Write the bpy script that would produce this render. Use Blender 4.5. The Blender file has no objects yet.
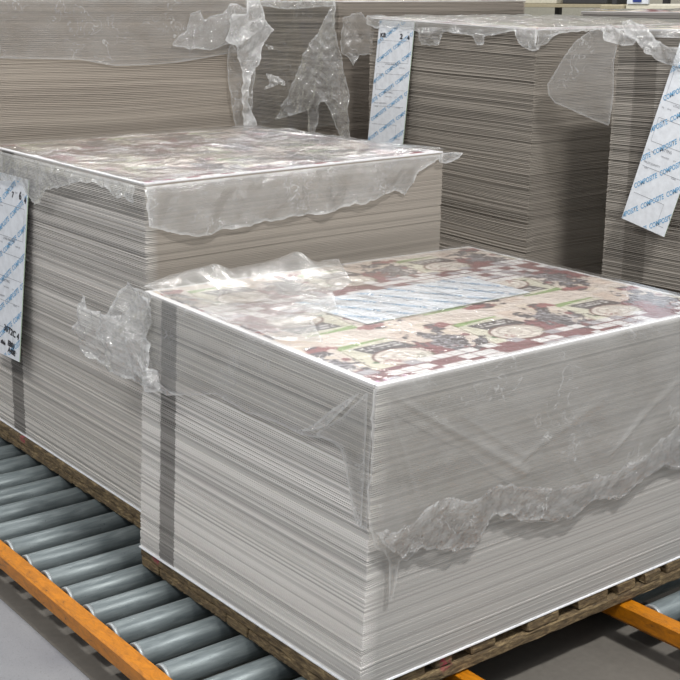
import bpy, bmesh, math, random
import numpy as np
from mathutils import Vector, Matrix
random.seed(7)
RNG = np.random.RandomState(11)
SC = bpy.context.scene
COL = SC.collection
FLOOR_Z = -0.20

# ---------------------------------------------------------------- helpers
def srgb(r, g, b):
    f = lambda c: (c/255/12.92) if c/255 <= .04045 else ((c/255+.055)/1.055)**2.4
    return (f(r), f(g), f(b), 1.0)

def tag(o, label=None, cat=None, group=None, kind=None):
    if label: o['label'] = label
    if cat: o['category'] = cat
    if group: o['group'] = group
    if kind: o['kind'] = kind
    return o

def empty(name, loc, label, cat, group=None, rz=0.0):
    o = bpy.data.objects.new(name, None); COL.objects.link(o)
    o.location = loc; o.rotation_euler = (0, 0, rz); o.empty_display_size = .1
    return tag(o, label, cat, group)

def link(name, me, mat=None, parent=None, smooth=False):
    o = bpy.data.objects.new(name, me); COL.objects.link(o)
    if mat is not None:
        for m in (mat if isinstance(mat, (list, tuple)) else [mat]): me.materials.append(m)
    if parent is not None:
        o.parent = parent
        if parent.type == 'EMPTY' or True:
            me.transform(Matrix.Translation(-Vector(world_loc(parent))))
    if smooth: me.polygons.foreach_set('use_smooth', [True]*len(me.polygons))
    return o

def world_loc(o):
    v = Vector(o.location)
    while o.parent: o = o.parent; v += Vector(o.location)
    return v

def mesh_from(name, verts, faces):
    me = bpy.data.meshes.new(name)
    me.from_pydata([tuple(map(float, v)) for v in verts], [], [tuple(int(i) for i in f) for f in faces]); me.update()
    return me

def box_bm(bm, a, b, bevel=0.0, seg=1):
    r = bmesh.ops.create_cube(bm, size=1.0)
    vs = r['verts']
    for v in vs:
        v.co = Vector([(a[i]+b[i])/2 + v.co[i]*(b[i]-a[i]) for i in range(3)])
    if bevel:
        es = list({e for v in vs for e in v.link_edges})
        bmesh.ops.bevel(bm, geom=es, offset=bevel, segments=seg, affect='EDGES', profile=.5)

def box_obj(name, a, b, mat, parent=None, bevel=0.0, seg=1, rough=0.0, cuts=0):
    bm = bmesh.new(); box_bm(bm, a, b, bevel, seg)
    if cuts:
        bmesh.ops.subdivide_edges(bm, edges=[e for e in bm.edges if e.calc_length() > .2], cuts=cuts, use_grid_fill=True)
    if rough:
        for v in bm.verts: v.co += Vector([random.uniform(-rough, rough) for _ in range(3)])
    me = bpy.data.meshes.new(name); bm.to_mesh(me); bm.free()
    return link(name, me, mat, parent)

# smooth value noise (vectorised)
_TAB = RNG.rand(256, 256)
def vnoise(x, y):
    x = np.asarray(x, float); y = np.asarray(y, float)
    xi = np.floor(x).astype(int); yi = np.floor(y).astype(int)
    fx = x-xi; fy = y-yi; fx = fx*fx*(3-2*fx); fy = fy*fy*(3-2*fy)
    g = lambda i, j: _TAB[i % 256, j % 256]
    return (g(xi, yi)*(1-fx)+g(xi+1, yi)*fx)*(1-fy) + (g(xi, yi+1)*(1-fx)+g(xi+1, yi+1)*fx)*fy
def fbm(x, y, o=3):
    s = 0; a = .5
    for k in range(o): s = s + a*vnoise(x*2**k+17*k, y*2**k+5*k); a *= .5
    return s/(1-.5**o)
def _facet(u, v, seed):
    """random heights on a triangular lattice, linear in each triangle: flat facets with sharp creases"""
    k = (u+v)*.36602540; i = np.floor(u+k).astype(int); j = np.floor(v+k).astype(int)
    fu = u+k-i; fv = v+k-j
    g = lambda p, q: _TAB[(p*7+seed*13+q*3) % 256, (q*5+seed*29+p) % 256]
    a = g(i, j); c = g(i+1, j+1); up = fu > fv
    return np.where(up, a+(g(i+1, j)-a)*(fu-fv)+(c-a)*fv, a+(g(i, j+1)-a)*(fv-fu)+(c-a)*fu)
def crumple(u, v, seed=0, size=.09, n=3):
    """creased film height field, about -1..1"""
    u = np.asarray(u, float); v = np.asarray(v, float); h = 0; w = 0
    wu = u+.5*size*(vnoise(u/size*.6+seed, v/size*.6)-.5); wv = v+.5*size*(vnoise(u/size*.6, v/size*.6+seed*3)-.5)
    for k, (sc, am) in enumerate(((1.0, 1.0), (2.3, .38), (5.0, .14))[:n]):
        an = seed*.7+k*1.1+.35; p = (wu*math.cos(an)+wv*math.sin(an))/size*sc; q = (-wu*math.sin(an)+wv*math.cos(an))/size*sc*(.62 if k == 0 else 1)
        h = h+am*(_facet(p, q, seed+k)*2-1); w += am
    return h/w*1.5

# ---------------------------------------------------------------- materials
def newmat(name):
    m = bpy.data.materials.new(name); m.use_nodes = True
    nt = m.node_tree; bs = nt.nodes['Principled BSDF']
    return m, nt, bs
def N(nt, t, **k):
    n = nt.nodes.new(t)
    for a, b in k.items(): setattr(n, a, b)
    return n
def ramp(nt, fac, stops):
    r = N(nt, 'ShaderNodeValToRGB'); e = r.color_ramp.elements
    while len(e) < len(stops): e.new(.5)
    for i, (p, c) in enumerate(stops): e[i].position = p; e[i].color = c
    nt.links.new(fac, r.inputs[0]); return r.outputs[0]
def noise(nt, scale, detail=4, rough=.55, vec=None, dist=0.0):
    n = N(nt, 'ShaderNodeTexNoise'); n.inputs['Scale'].default_value = scale
    n.inputs['Detail'].default_value = detail; n.inputs['Roughness'].default_value = rough
    n.inputs['Distortion'].default_value = dist
    if vec is not None: nt.links.new(vec, n.inputs['Vector'])
    return n.outputs['Fac']
def objcoord(nt, scale=(1, 1, 1)):
    tc = N(nt, 'ShaderNodeTexCoord'); mp = N(nt, 'ShaderNodeMapping')
    mp.inputs['Scale'].default_value = scale
    nt.links.new(tc.outputs['Object'], mp.inputs['Vector']); return mp.outputs[0]
def bump(nt, h, bs, strength=.3, dist=.002):
    b = N(nt, 'ShaderNodeBump'); b.inputs['Strength'].default_value = strength
    b.inputs['Distance'].default_value = dist
    nt.links.new(h, b.inputs['Height']); nt.links.new(b.outputs[0], bs.inputs['Normal'])

def mat_attr(name, rough=.8, spec=.3):
    m, nt, bs = newmat(name)
    a = N(nt, 'ShaderNodeAttribute', attribute_name='Col')
    v = objcoord(nt)
    f = noise(nt, 900, 2, .6, v)
    mix = N(nt, 'ShaderNodeMix', data_type='RGBA', blend_type='MULTIPLY'); mix.inputs[0].default_value = .25
    nt.links.new(a.outputs['Color'], mix.inputs[6])
    nt.links.new(ramp(nt, f, [(.3, (.6, .6, .6, 1)), (.7, (1, 1, 1, 1))]), mix.inputs[7])
    nt.links.new(mix.outputs[2], bs.inputs['Base Color'])
    bs.inputs['Roughness'].default_value = rough
    bs.inputs['Specular IOR Level'].default_value = spec
    return m
M_BOARD = mat_attr('grey_board_edges', .85, .2)
M_PRINT = mat_attr('printed_gloss_card', .5, .25)

def mat_wood():
    m, nt, bs = newmat('worn_pallet_wood')
    v = objcoord(nt, (6, 6, 30)); f = noise(nt, 4, 8, .7, v, .6)
    c1 = ramp(nt, f, [(.3, srgb(46, 36, 26)), (.5, srgb(98, 82, 58)), (.62, srgb(134, 116, 84)), (.8, srgb(172, 154, 118))])
    v2 = objcoord(nt); f2 = noise(nt, 5.3, 2, .5, v2)
    paint = ramp(nt, f2, [(.66, (0, 0, 0, 1)), (.7, (1, 1, 1, 1))])
    f3 = noise(nt, 70, 4, .7, v2); pr = ramp(nt, f3, [(.45, (0, 0, 0, 1)), (.6, (1, 1, 1, 1))])
    mm = N(nt, 'ShaderNodeMath', operation='MULTIPLY'); nt.links.new(paint, mm.inputs[0]); nt.links.new(pr, mm.inputs[1])
    mx = N(nt, 'ShaderNodeMix', data_type='RGBA'); nt.links.new(mm.outputs[0], mx.inputs[0])
    nt.links.new(c1, mx.inputs[6]); mx.inputs[7].default_value = srgb(150, 50, 72)
    nt.links.new(mx.outputs[2], bs.inputs['Base Color'])
    bs.inputs['Roughness'].default_value = .85
    bump(nt, noise(nt, 60, 6, .7, v2), bs, .9, .006)
    return m
M_WOOD = mat_wood()

def mat_orange():
    m, nt, bs = newmat('chipped_orange_paint')
    v = objcoord(nt); w = objcoord(nt, (1, .35, 1)); f = noise(nt, 60, 6, .75, w, .8)
    c = ramp(nt, f, [(.33, srgb(50, 34, 20)), (.37, srgb(150, 92, 12)), (.6, srgb(188, 116, 10)), (.85, srgb(200, 130, 22))])
    nt.links.new(c, bs.inputs['Base Color'])
    bs.inputs['Roughness'].default_value = .38
    bump(nt, noise(nt, 80, 4, .6, v), bs, .25, .002)
    return m
M_ORANGE = mat_orange()

def mat_roller():
    m, nt, bs = newmat('galvanised_roller_steel')
    v = objcoord(nt, (1, 1, 1)); v2 = objcoord(nt, (2, 14, 14))
    f = noise(nt, 5, 5, .6, v2, .4)
    c = ramp(nt, f, [(.3, srgb(92, 101, 104)), (.55, srgb(114, 123, 125)), (.75, srgb(134, 142, 143))])
    f2 = noise(nt, 160, 2, .5, v)
    sp = ramp(nt, f2, [(.24, (0.12, 0.12, .12, 1)), (.29, (1, 1, 1, 1))])
    mx = N(nt, 'ShaderNodeMix', data_type='RGBA', blend_type='MULTIPLY'); mx.inputs[0].default_value = .9
    nt.links.new(c, mx.inputs[6]); nt.links.new(sp, mx.inputs[7])
    nt.links.new(mx.outputs[2], bs.inputs['Base Color'])
    bs.inputs['Metallic'].default_value = .2
    bs.inputs['Roughness'].default_value = .42
    bs.inputs['Specular IOR Level'].default_value = .35
    bump(nt, noise(nt, 220, 3, .6, v), bs, .2, .001)
    return m
M_ROLL = mat_roller()
def simple(name, col, rough=.5, metal=0.0, spec=.5):
    m, nt, bs = newmat(name)
    f = noise(nt, 40, 3, .6, objcoord(nt))
    lo = tuple(c*.85 for c in col[:3])+(1,)
    nt.links.new(ramp(nt, f, [(.3, lo), (.7, col)]), bs.inputs['Base Color'])
    bs.inputs['Roughness'].default_value = rough; bs.inputs['Metallic'].default_value = metal
    bs.inputs['Specular IOR Level'].default_value = spec
    return m
M_RIM = simple('bright_roller_rim', srgb(160, 166, 168), .45, .4)
M_DARK = simple('black_bore', srgb(26, 25, 24), .7)
M_CARD = simple('white_label_card', srgb(222, 226, 232), .5)
M_GREEN = simple('green_card_edge', srgb(190, 214, 186), .5)
M_BLUE = simple('blue_ink', srgb(110, 166, 206), .6)
M_INK = simple('black_ink', srgb(40, 40, 48), .6)
M_FAINT = simple('grey_ink', srgb(120, 122, 128), .6)
M_WHITEBOARD = simple('white_slip_sheet', srgb(238, 240, 244), .6)

def mat_film(name, milky=.12, crease=.5, bumps=.5, scale=14, tint=(.93, .93, .92), hem=.3, gloss=2.0, rough=.13):
    m, nt, bs = newmat(name)
    nt.nodes.remove(bs)
    out = nt.nodes['Material Output']
    v = objcoord(nt)
    tr = N(nt, 'ShaderNodeBsdfTransparent'); tr.inputs[0].default_value = (*tint, 1)
    di = N(nt, 'ShaderNodeBsdfDiffuse'); di.inputs[0].default_value = (.88, .89, .9, 1)
    tl = N(nt, 'ShaderNodeBsdfTranslucent'); tl.inputs[0].default_value = (.88, .89, .9, 1)
    mxd = N(nt, 'ShaderNodeMixShader'); mxd.inputs[0].default_value = .4
    nt.links.new(di.outputs[0], mxd.inputs[1]); nt.links.new(tl.outputs[0], mxd.inputs[2])
    gl = N(nt, 'ShaderNodeBsdfGlossy'); gl.inputs['Roughness'].default_value = rough
    gl.inputs[0].default_value = (1, 1, 1, 1)
    # whitened creases, with wrinkle highlights painted in as milky lines: thin ridges of a distorted noise
    fz = noise(nt, scale, 3, .5, v, 1.2)
    ab = N(nt, 'ShaderNodeMath', operation='SUBTRACT'); nt.links.new(fz, ab.inputs[0]); ab.inputs[1].default_value = .5
    a2 = N(nt, 'ShaderNodeMath', operation='ABSOLUTE'); nt.links.new(ab.outputs[0], a2.inputs[0])
    line = ramp(nt, a2.outputs[0], [(0, (1, 1, 1, 1)), (.012, (0, 0, 0, 1))])
    mk = noise(nt, scale*.4, 2, .5, v)
    mask = ramp(nt, mk, [(.5, (0, 0, 0, 1)), (.62, (1, 1, 1, 1))])
    lm = N(nt, 'ShaderNodeMath', operation='MULTIPLY'); nt.links.new(line, lm.inputs[0]); nt.links.new(mask, lm.inputs[1])
    ls = N(nt, 'ShaderNodeMath', operation='MULTIPLY_ADD'); nt.links.new(lm.outputs[0], ls.inputs[0]); ls.inputs[1].default_value = crease
    cl = noise(nt, scale*.7, 4, .6, v)
    cm = N(nt, 'ShaderNodeMath', operation='MULTIPLY'); nt.links.new(cl, cm.inputs[0]); cm.inputs[1].default_value = milky*2
    ea = N(nt, 'ShaderNodeAttribute', attribute_name='hem')
    em = N(nt, 'ShaderNodeMath', operation='MULTIPLY_ADD'); nt.links.new(ea.outputs['Fac'], em.inputs[0]); em.inputs[1].default_value = hem
    nt.links.new(cm.outputs[0], em.inputs[2]); nt.links.new(em.outputs[0], ls.inputs[2])
    bp = N(nt, 'ShaderNodeBump'); bp.inputs['Strength'].default_value = bumps; bp.inputs['Distance'].default_value = .006
    nb = noise(nt, scale*2.2, 5, .6, v, .8); nt.links.new(nb, bp.inputs['Height'])
    nt.links.new(bp.outputs[0], gl.inputs['Normal'])
    m1 = N(nt, 'ShaderNodeMixShader'); nt.links.new(ls.outputs[0], m1.inputs[0])
    nt.links.new(tr.outputs[0], m1.inputs[1]); nt.links.new(mxd.outputs[0], m1.inputs[2])
    fr = N(nt, 'ShaderNodeFresnel')
    ls.use_clamp = True; ge = N(nt, 'ShaderNodeNewGeometry'); ior = N(nt, 'ShaderNodeMix', data_type='FLOAT')   # same reflection seen from either side
    nt.links.new(ge.outputs['Backfacing'], ior.inputs[0]); ior.inputs[2].default_value = 1.45; ior.inputs[3].default_value = 1/1.45
    nt.links.new(ior.outputs[0], fr.inputs[0]); nt.links.new(bp.outputs[0], fr.inputs['Normal'])
    fm = N(nt, 'ShaderNodeMath', operation='MULTIPLY'); nt.links.new(fr.outputs[0], fm.inputs[0]); fm.inputs[1].default_value = gloss
    fm.use_clamp = True
    m2 = N(nt, 'ShaderNodeMixShader'); nt.links.new(fm.outputs[0], m2.inputs[0])
    nt.links.new(m1.outputs[0], m2.inputs[1]); nt.links.new(gl.outputs[0], m2.inputs[2])
    nt.links.new(m2.outputs[0], out.inputs[0])
    return m
F_CLEAR = mat_film('clear_stretched_film', .03, .35, .35, 12, (.97, .97, .965), 0)
F_SIDE = mat_film('hanging_film', .16, .38, .6, 13, (.87, .86, .84), .22, 1.3, .24)
F_TOP = mat_film('crumpled_top_film', .15, .45, .8, 18, (.96, .96, .955), .2, 1.9)
F_TORN = mat_film('torn_film_edge', .20, .8, 1.2, 30, (.95, .95, .94), .25, 2.8)
F_CRUMP = mat_film('crumpled_film', .24, .6, .9, 20, (.92, .92, .91), .35, 2.6)
F_MILKY = mat_film('cloudy_crumpled_film', .34, .5, .8, 18, (.93, .93, .92), .3, 2.2)

def mat_floor():
    m, nt, bs = newmat('painted_concrete')
    v = objcoord(nt); f = noise(nt, 1.7, 5, .6, v, .3); f2 = noise(nt, 120, 3, .7, v)
    c = ramp(nt, f, [(.3, srgb(112, 113, 118)), (.55, srgb(128, 129, 132)), (.8, srgb(148, 147, 140))])
    c2 = ramp(nt, f2, [(.25, srgb(120, 118, 112)), (.45, (1, 1, 1, 1))])
    mx = N(nt, 'ShaderNodeMix', data_type='RGBA', blend_type='MULTIPLY'); mx.inputs[0].default_value = .35
    nt.links.new(c, mx.inputs[6]); nt.links.new(c2, mx.inputs[7])
    nt.links.new(mx.outputs[2], bs.inputs['Base Color'])
    bs.inputs['Roughness'].default_value = .55
    bump(nt, noise(nt, 200, 4, .7, v), bs, .4, .002)
    return m
M_FLOOR = mat_floor()
M_DIRT_SHADE = simple('dusty_shaded_floor', srgb(100, 96, 90), .8)  # unswept floor, with the conveyors' shade also put into its colour
M_WALL = simple('cream_partition', srgb(206, 202, 186), .7)
M_TAN = simple('tan_panel', srgb(168, 158, 132), .7)
M_BLACKISH = simple('dark_equipment', srgb(58, 58, 60), .6)
M_SIGNBLUE = simple('blue_sign', srgb(40, 60, 130), .5)

# ---------------------------------------------------------------- printed artwork
SR = lambda r, g, b: np.array(srgb(r, g, b)[:3])
def artwork(X, Y, soft=1.0):
    """pack artwork repeated over the sheet; X 0..1.31, Y 0..1.0 in metres"""
    X = np.asarray(X, float); Y = np.asarray(Y, float)
    C = np.empty(X.shape+(3,)); C[:] = SR(228, 215, 205)
    n1 = fbm(X*9, Y*9); C = C + ((n1-.5)[..., None])*np.array([.12, .16, .2])
    def put(mask, col, a=1.0):
        nonlocal C
        k = np.clip(mask, 0, 1)[..., None]*a
        C = C*(1-k)+np.asarray(col)*k
    row = np.floor(Y/.33).astype(int)
    row = np.clip(row, 0, 2)
    ly = np.where(row == 0, Y, np.where(row == 1, .66-Y, Y-.66))
    xx = np.where(row == 1, X+.02, X)
    lx = np.where(row == 1, (.4-(xx % .4)) % .4, xx % .4)
    unit = np.floor(xx/.4).astype(int)
    wob = (fbm(X*45, Y*45)-.5)
    inb = lambda a, b, c, d, e=.004: (np.clip((lx-a)/e+.5, 0, 1)*np.clip((b-lx)/e+.5, 0, 1)*np.clip((ly-c)/e+.5, 0, 1)*np.clip((d-ly)/e+.5, 0, 1))
    ell = lambda cx, cy, rx, ry, w=0.0: np.clip((1-np.sqrt(((lx-cx)/rx)**2+((ly-cy)/ry)**2)+w*wob*3)*rx/.006+.5, 0, 1)
    # tan squares, soft cloth-like shades
    sq = (np.floor(lx/.05)+np.floor(ly/.05)).astype(int)
    put(inb(.29, .40, .17, .30)*(.5+.5*(sq % 2)), SR(214, 192, 176), .8)
    put(inb(.0, .06, .2, .33), SR(226, 210, 190), .7)
    # burgundy ground strip
    put(np.clip((.118+wob*.05-ly)/.006, 0, 1), SR(124, 62, 66))
    put(inb(.29, .40, .075, .19)*1.0, SR(132, 64, 68))
    put(ell(.335, .15, .06, .055, .5), SR(132, 62, 66))
    # cream-green pack panel
    k = lx-.5*(ly-.17)*.3
    put((np.clip((k-.08)/.003, 0, 1)*np.clip((.265-k)/.003, 0, 1)*np.clip((ly-.085)/.003, 0, 1)*np.clip((.262-ly)/.003, 0, 1)), SR(220, 216, 196))
    put((np.clip((k-.085)/.002, 0, 1)*np.clip((.090-k)/.002, 0, 1)*np.clip((ly-.085)/.003, 0, 1)*np.clip((.262-ly)/.003, 0, 1)), SR(120, 90, 80))
    # dark label and green banner
    kk = lx+.35*(ly-.22); lab = np.clip((kk-.135)/.004, 0, 1)*np.clip((.285-kk)/.004, 0, 1)*np.clip((ly-.178)/.004, 0, 1)*np.clip((.246-ly)/.004, 0, 1)
    put(lab, SR(66, 56, 60))
    tx = (np.abs(((ly*1.0) % .017)-.0085) < .0045)*(vnoise(X*170, np.floor(Y/.017)*3) > .38)
    put(tx*lab*(ly > .2)*(kk > .15)*(kk < .27), SR(226, 222, 220), .85)
    put(np.clip((ly-.245-.02*np.sin((lx-.1)*9))/.003, 0, 1)*np.clip((.278-ly+.02*np.sin((lx-.1)*9)*0)/.003, 0, 1)*(lx > .1)*(lx < .27), SR(138, 168, 92))
    put(ell(.12, .13, .016, .009), SR(84, 124, 74))
    # white swirl dish
    put(ell(.205, .135, .088, .062), SR(120, 76, 66))
    put(ell(.205, .135, .08, .055), SR(228, 220, 210))
    an = np.arctan2((ly-.135)*1.45, lx-.205); rr = np.hypot(lx-.205, (ly-.135)*1.45)
    put(ell(.205, .135, .076, .05)*((np.sin(an*1.0+rr*190) > .55)), SR(186, 172, 162), .75)
    put(ell(.255, .105, .02, .02, 1)*(vnoise(X*220, Y*220) > .5), SR(110, 118, 88), .7)
    put(ell(.16, .115, .018, .014, 1)*(vnoise(X*220, Y*220) > .5), SR(150, 60, 60), .6)
    # fruit
    put(ell(.065, .285, .05, .022, .5), SR(150, 78, 76))
    put(ell(.045, .262, .026, .011, .1), SR(84, 66, 70)); put(ell(.052, .306, .022, .009, .1), SR(84, 66, 70))
    # dark fruit / dark pack
    for c in (0.0, .4):
        put(ell(c, .175, .068, .088, .75), SR(78, 70, 76))
        put(ell(c, .175, .062, .08, .5)*(vnoise(X*130, Y*150) > .72), SR(176, 172, 178), .8)
        put(ell(c, .165, .06, .07, .3)*(unit % 2 == 0)*(np.abs(((ly+lx*.3) % .02)-.01) < .004)*(vnoise(X*200, Y*30) > .4), SR(190, 188, 194), .6)
        put(ell(c+.07, .19, .012, .012), SR(140, 70, 74))
    # checker squares in the ground strip
    cx = np.floor((lx+ly*.25)/.047).astype(int); cy = np.floor(ly/.034).astype(int)
    hh = (np.abs(np.sin(cx*12.9898+cy*78.233+unit*3.7+row*1.3)*43758.5453) % 1)
    fx = ((lx+ly*.25)/.047) % 1; fy = (ly/.034) % 1
    edge = (fx > .04)*(fx < .96)*(fy > .06)*(fy < .94)
    put(edge*(ly < .105)*(hh > .42), SR(232, 230, 230))
    put(edge*(ly < .105)*(hh > .86), SR(176, 172, 178))
    # trimmed margins with colour bars
    mar = np.maximum(np.maximum(.018-Y, Y-.985), np.maximum(.02-X, X-1.295))
    put(np.clip(mar/.002+.5, 0, 1), SR(232, 232, 234))
    bar = (np.abs(Y-.009) < .0022)*((X/.011 % 1) < .6)
    put(bar, SR(70, 66, 84), .9)
    bar2 = (np.abs(Y-.024) < .004)*(X < .11)*(X > .02)
    put(bar2*((X/.02 % 1) < .5), np.stack([.25+.5*vnoise(X*60, 1), .2+.4*vnoise(X*60, 9), .3+.4*vnoise(X*60, 20)], -1))
    bar3 = (np.abs(Y-.99) < .003)*((X % .4) > .3)*((X/.03 % 1) < .5)
    put(bar3, SR(90, 120, 190), .8)
    g = C.mean(-1, keepdims=True); C = C*.95+g*.05
    C = (C-.35)*1.15+.35
    return np.clip(C*.80+.045, .01, .9)

# ---------------------------------------------------------------- a stack of sheets
class Stack:
    """bottom and top corners in order far-left, near-left, near-right, far-right"""
    def __init__(self, T, B):
        self.T = [Vector(t) for t in T]; self.B = [Vector(b) for b in B]
        self.w = (self.T[2]-self.T[1]).xy.length; self.l = (self.T[0]-self.T[1]).xy.length
    def P(self, a, b, t, out=(0, 0, 0)):      # a,b,t arrays 0..1 : across, away, up
        a = np.asarray(a, float)[..., None]; b = np.asarray(b, float)[..., None]; t = np.asarray(t, float)[..., None]
        def q(K): return (np.array(K[1])*(1-a)*(1-b)+np.array(K[2])*a*(1-b)+np.array(K[0])*(1-a)*b+np.array(K[3])*a*b)
        return q(self.B)*(1-t)+q(self.T)*t+np.array(out)

def build_stack(name, label, st, n, gapL=.3, gapR=.12, jit=.0012, stripe=None, seed=1, slip=None, base=SR(168, 164, 157), contrast=.14, top_kind='print', top_res=.01, bow=0.0, lb=1.0, rflat=.45, jr=.3):
    root = empty(name, tuple(st.B[1]), label, 'stack of sheets', None)
    r = np.random.RandomState(seed)
    nl, nr, nb = 26, 26, 4
    # perimeter parameters: left face far->near, right face near->far, then the hidden sides
    per = [(0, 1-k/nl) for k in range(nl)]+[(k/nr, 0) for k in range(nr)]+[(1, k/nb) for k in range(nb)]+[(1-k/nb, 1) for k in range(nb)]
    per = np.array(per); m = len(per)
    onL = (per[:, 0] == 0); onR = (per[:, 1] == 0) & ~onL
    nx = np.where(per[:, 0] == 0, -1.0, np.where(per[:, 0] == 1, 1.0, 0.0))
    ny = np.where(per[:, 1] == 0, -1.0, np.where(per[:, 1] == 1, 1.0, 0.0))
    s = np.where(onL, 1-per[:, 1], np.where(onR, per[:, 0]+1.3, per[:, 0]+per[:, 1]+3))
    verts = []; cols = []; rings = []
    ph = 1.0/n
    H = (st.T[1]-st.B[1]).length
    ds = 1-.0025/st.w*0
    for i in range(n):
        warp = (vnoise(s*2.2+seed, np.full(m, i*.06))-.5)*bow*ph
        off = r.normal(0, 1, 2)*np.array([jit, jit*jr])
        if r.rand() < .08: off *= 2.2
        if slip: off = off+np.array(slip(i/n))
        big = r.rand() < .13
        g = np.where(onL, gapL, gapR)*(.35+1.3*vnoise(s*1.7+seed*3, np.full(m, i*.83)))*(np.where(onL, 2.4, 1.2) if big else 1.0)
        g = np.clip(g, .03, .7)*ph
        t0 = i*ph+np.where(i > 0, warp, 0); t1 = (i+1)*ph-g+(warp if i < n-1 else 0)
        if i == n-1: t1 = np.full(m, 1.0)
        c = base*(1+contrast*r.uniform(-1, 1))
        if r.rand() < .15: c = base*1.22
        for t, inner in ((t0, 0), (t1, 0)) + (((t1, 1), ((i+1)*ph+warp, 1)) if i < n-1 else ()):
            P = st.P(per[:, 0], per[:, 1], np.clip(t, 0, 1) if np.ndim(t) else np.full(m, t))
            if inner:
                P[:, 0] -= nx*np.where(onL, .010, .005); P[:, 1] -= ny*.005
            P[:, 0] += off[0]; P[:, 1] += off[1]
            rings.append(len(verts)); verts.extend(P.tolist())
            cc = np.tile(c, (m, 1))
            cc = np.where(onL[:, None], cc*np.array(lb), np.where(onR[:, None], base*(1-rflat)+cc*rflat, cc))  # left face colour brightened to stand in for light caught by the edges
            cols.append(cc)
    faces = []
    for a, b in zip(rings[:-1], rings[1:]):
        for j in range(m):
            k = (j+1) % m; faces.append((a+j, a+k, b+k, b+j))
    faces.append(tuple(rings[0]+j for j in range(m))[::-1]); faces.append(tuple(rings[-1]+j for j in range(m)))
    me = mesh_from('board_sheets', verts, faces)
    at = me.color_attributes.new('Col', 'FLOAT_COLOR', 'POINT')
    C = np.concatenate(cols); at.data.foreach_set('color', np.concatenate([C, np.ones((len(C), 1))], 1).ravel())
    mat = M_BOARD if stripe is None else striped(stripe, st)
    o = link('board_sheets', me, mat, root); tag(o, 'grey edges of many stacked sheets', kind=None)
    # top printed sheet
    na = max(8, int(st.w/top_res)); nb_ = max(8, int(st.l/top_res))
    A, B = np.meshgrid(np.linspace(0, 1, na), np.linspace(0, 1, nb_))
    P = st.P(A.ravel(), B.ravel(), np.ones(A.size)); P[:, 2] += .0035
    P[:, 2] += .002*fbm(P[:, 0]*4, P[:, 1]*4)*np.minimum(1, np.minimum(np.minimum(A, 1-A), np.minimum(B, 1-B)).ravel()*12)
    idx = np.arange(na*nb_).reshape(nb_, na)
    f = np.stack([idx[:-1, :-1], idx[:-1, 1:], idx[1:, 1:], idx[1:, :-1]], -1).reshape(-1, 4)
    vv = P.tolist(); ff = f.tolist()
    # give it thickness: a rim going down
    rim = list(idx[0, :])+list(idx[1:, -1])+list(idx[-1, -2::-1])+list(idx[-2:0:-1, 0])
    base_i = len(vv)
    for q in rim: p = P[q]; vv.append([p[0], p[1], p[2]-.0033])
    for j in range(len(rim)):
        k = (j+1) % len(rim); ff.append([rim[j], base_i+j, base_i+k, rim[k]])
    me = mesh_from('printed_sheet', vv, ff)
    C = artwork(A.ravel()*1.31, B.ravel()*1.0)
    C = np.concatenate([C, np.tile(SR(225, 225, 226), (len(rim), 1))])
    at = me.color_attributes.new('Col', 'FLOAT_COLOR', 'POINT')
    at.data.foreach_set('color', np.concatenate([C, np.ones((len(C), 1))], 1).ravel())
    o = link('printed_sheet', me, M_PRINT, root); tag(o, 'glossy top sheet with repeated food pack artwork')
    return root

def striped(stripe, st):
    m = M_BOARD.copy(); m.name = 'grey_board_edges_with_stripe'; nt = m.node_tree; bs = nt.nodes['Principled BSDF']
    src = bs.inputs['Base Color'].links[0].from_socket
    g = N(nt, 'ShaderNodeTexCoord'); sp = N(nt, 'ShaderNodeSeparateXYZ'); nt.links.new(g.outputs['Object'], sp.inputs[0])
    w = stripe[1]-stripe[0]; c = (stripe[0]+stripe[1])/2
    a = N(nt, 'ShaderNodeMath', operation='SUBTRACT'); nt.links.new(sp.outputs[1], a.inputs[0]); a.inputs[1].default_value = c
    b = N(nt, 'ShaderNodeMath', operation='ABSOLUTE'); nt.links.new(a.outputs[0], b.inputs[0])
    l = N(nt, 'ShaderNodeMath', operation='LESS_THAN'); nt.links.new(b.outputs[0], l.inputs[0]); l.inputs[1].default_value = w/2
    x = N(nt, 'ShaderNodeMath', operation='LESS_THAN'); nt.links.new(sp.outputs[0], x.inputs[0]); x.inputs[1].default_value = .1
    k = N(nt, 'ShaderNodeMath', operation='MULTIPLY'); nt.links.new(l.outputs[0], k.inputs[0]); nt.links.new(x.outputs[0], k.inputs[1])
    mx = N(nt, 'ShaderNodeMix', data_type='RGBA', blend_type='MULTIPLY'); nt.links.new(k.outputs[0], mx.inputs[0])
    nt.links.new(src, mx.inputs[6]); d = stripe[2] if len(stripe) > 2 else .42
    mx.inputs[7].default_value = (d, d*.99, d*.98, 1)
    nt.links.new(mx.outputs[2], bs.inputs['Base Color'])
    return m

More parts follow.
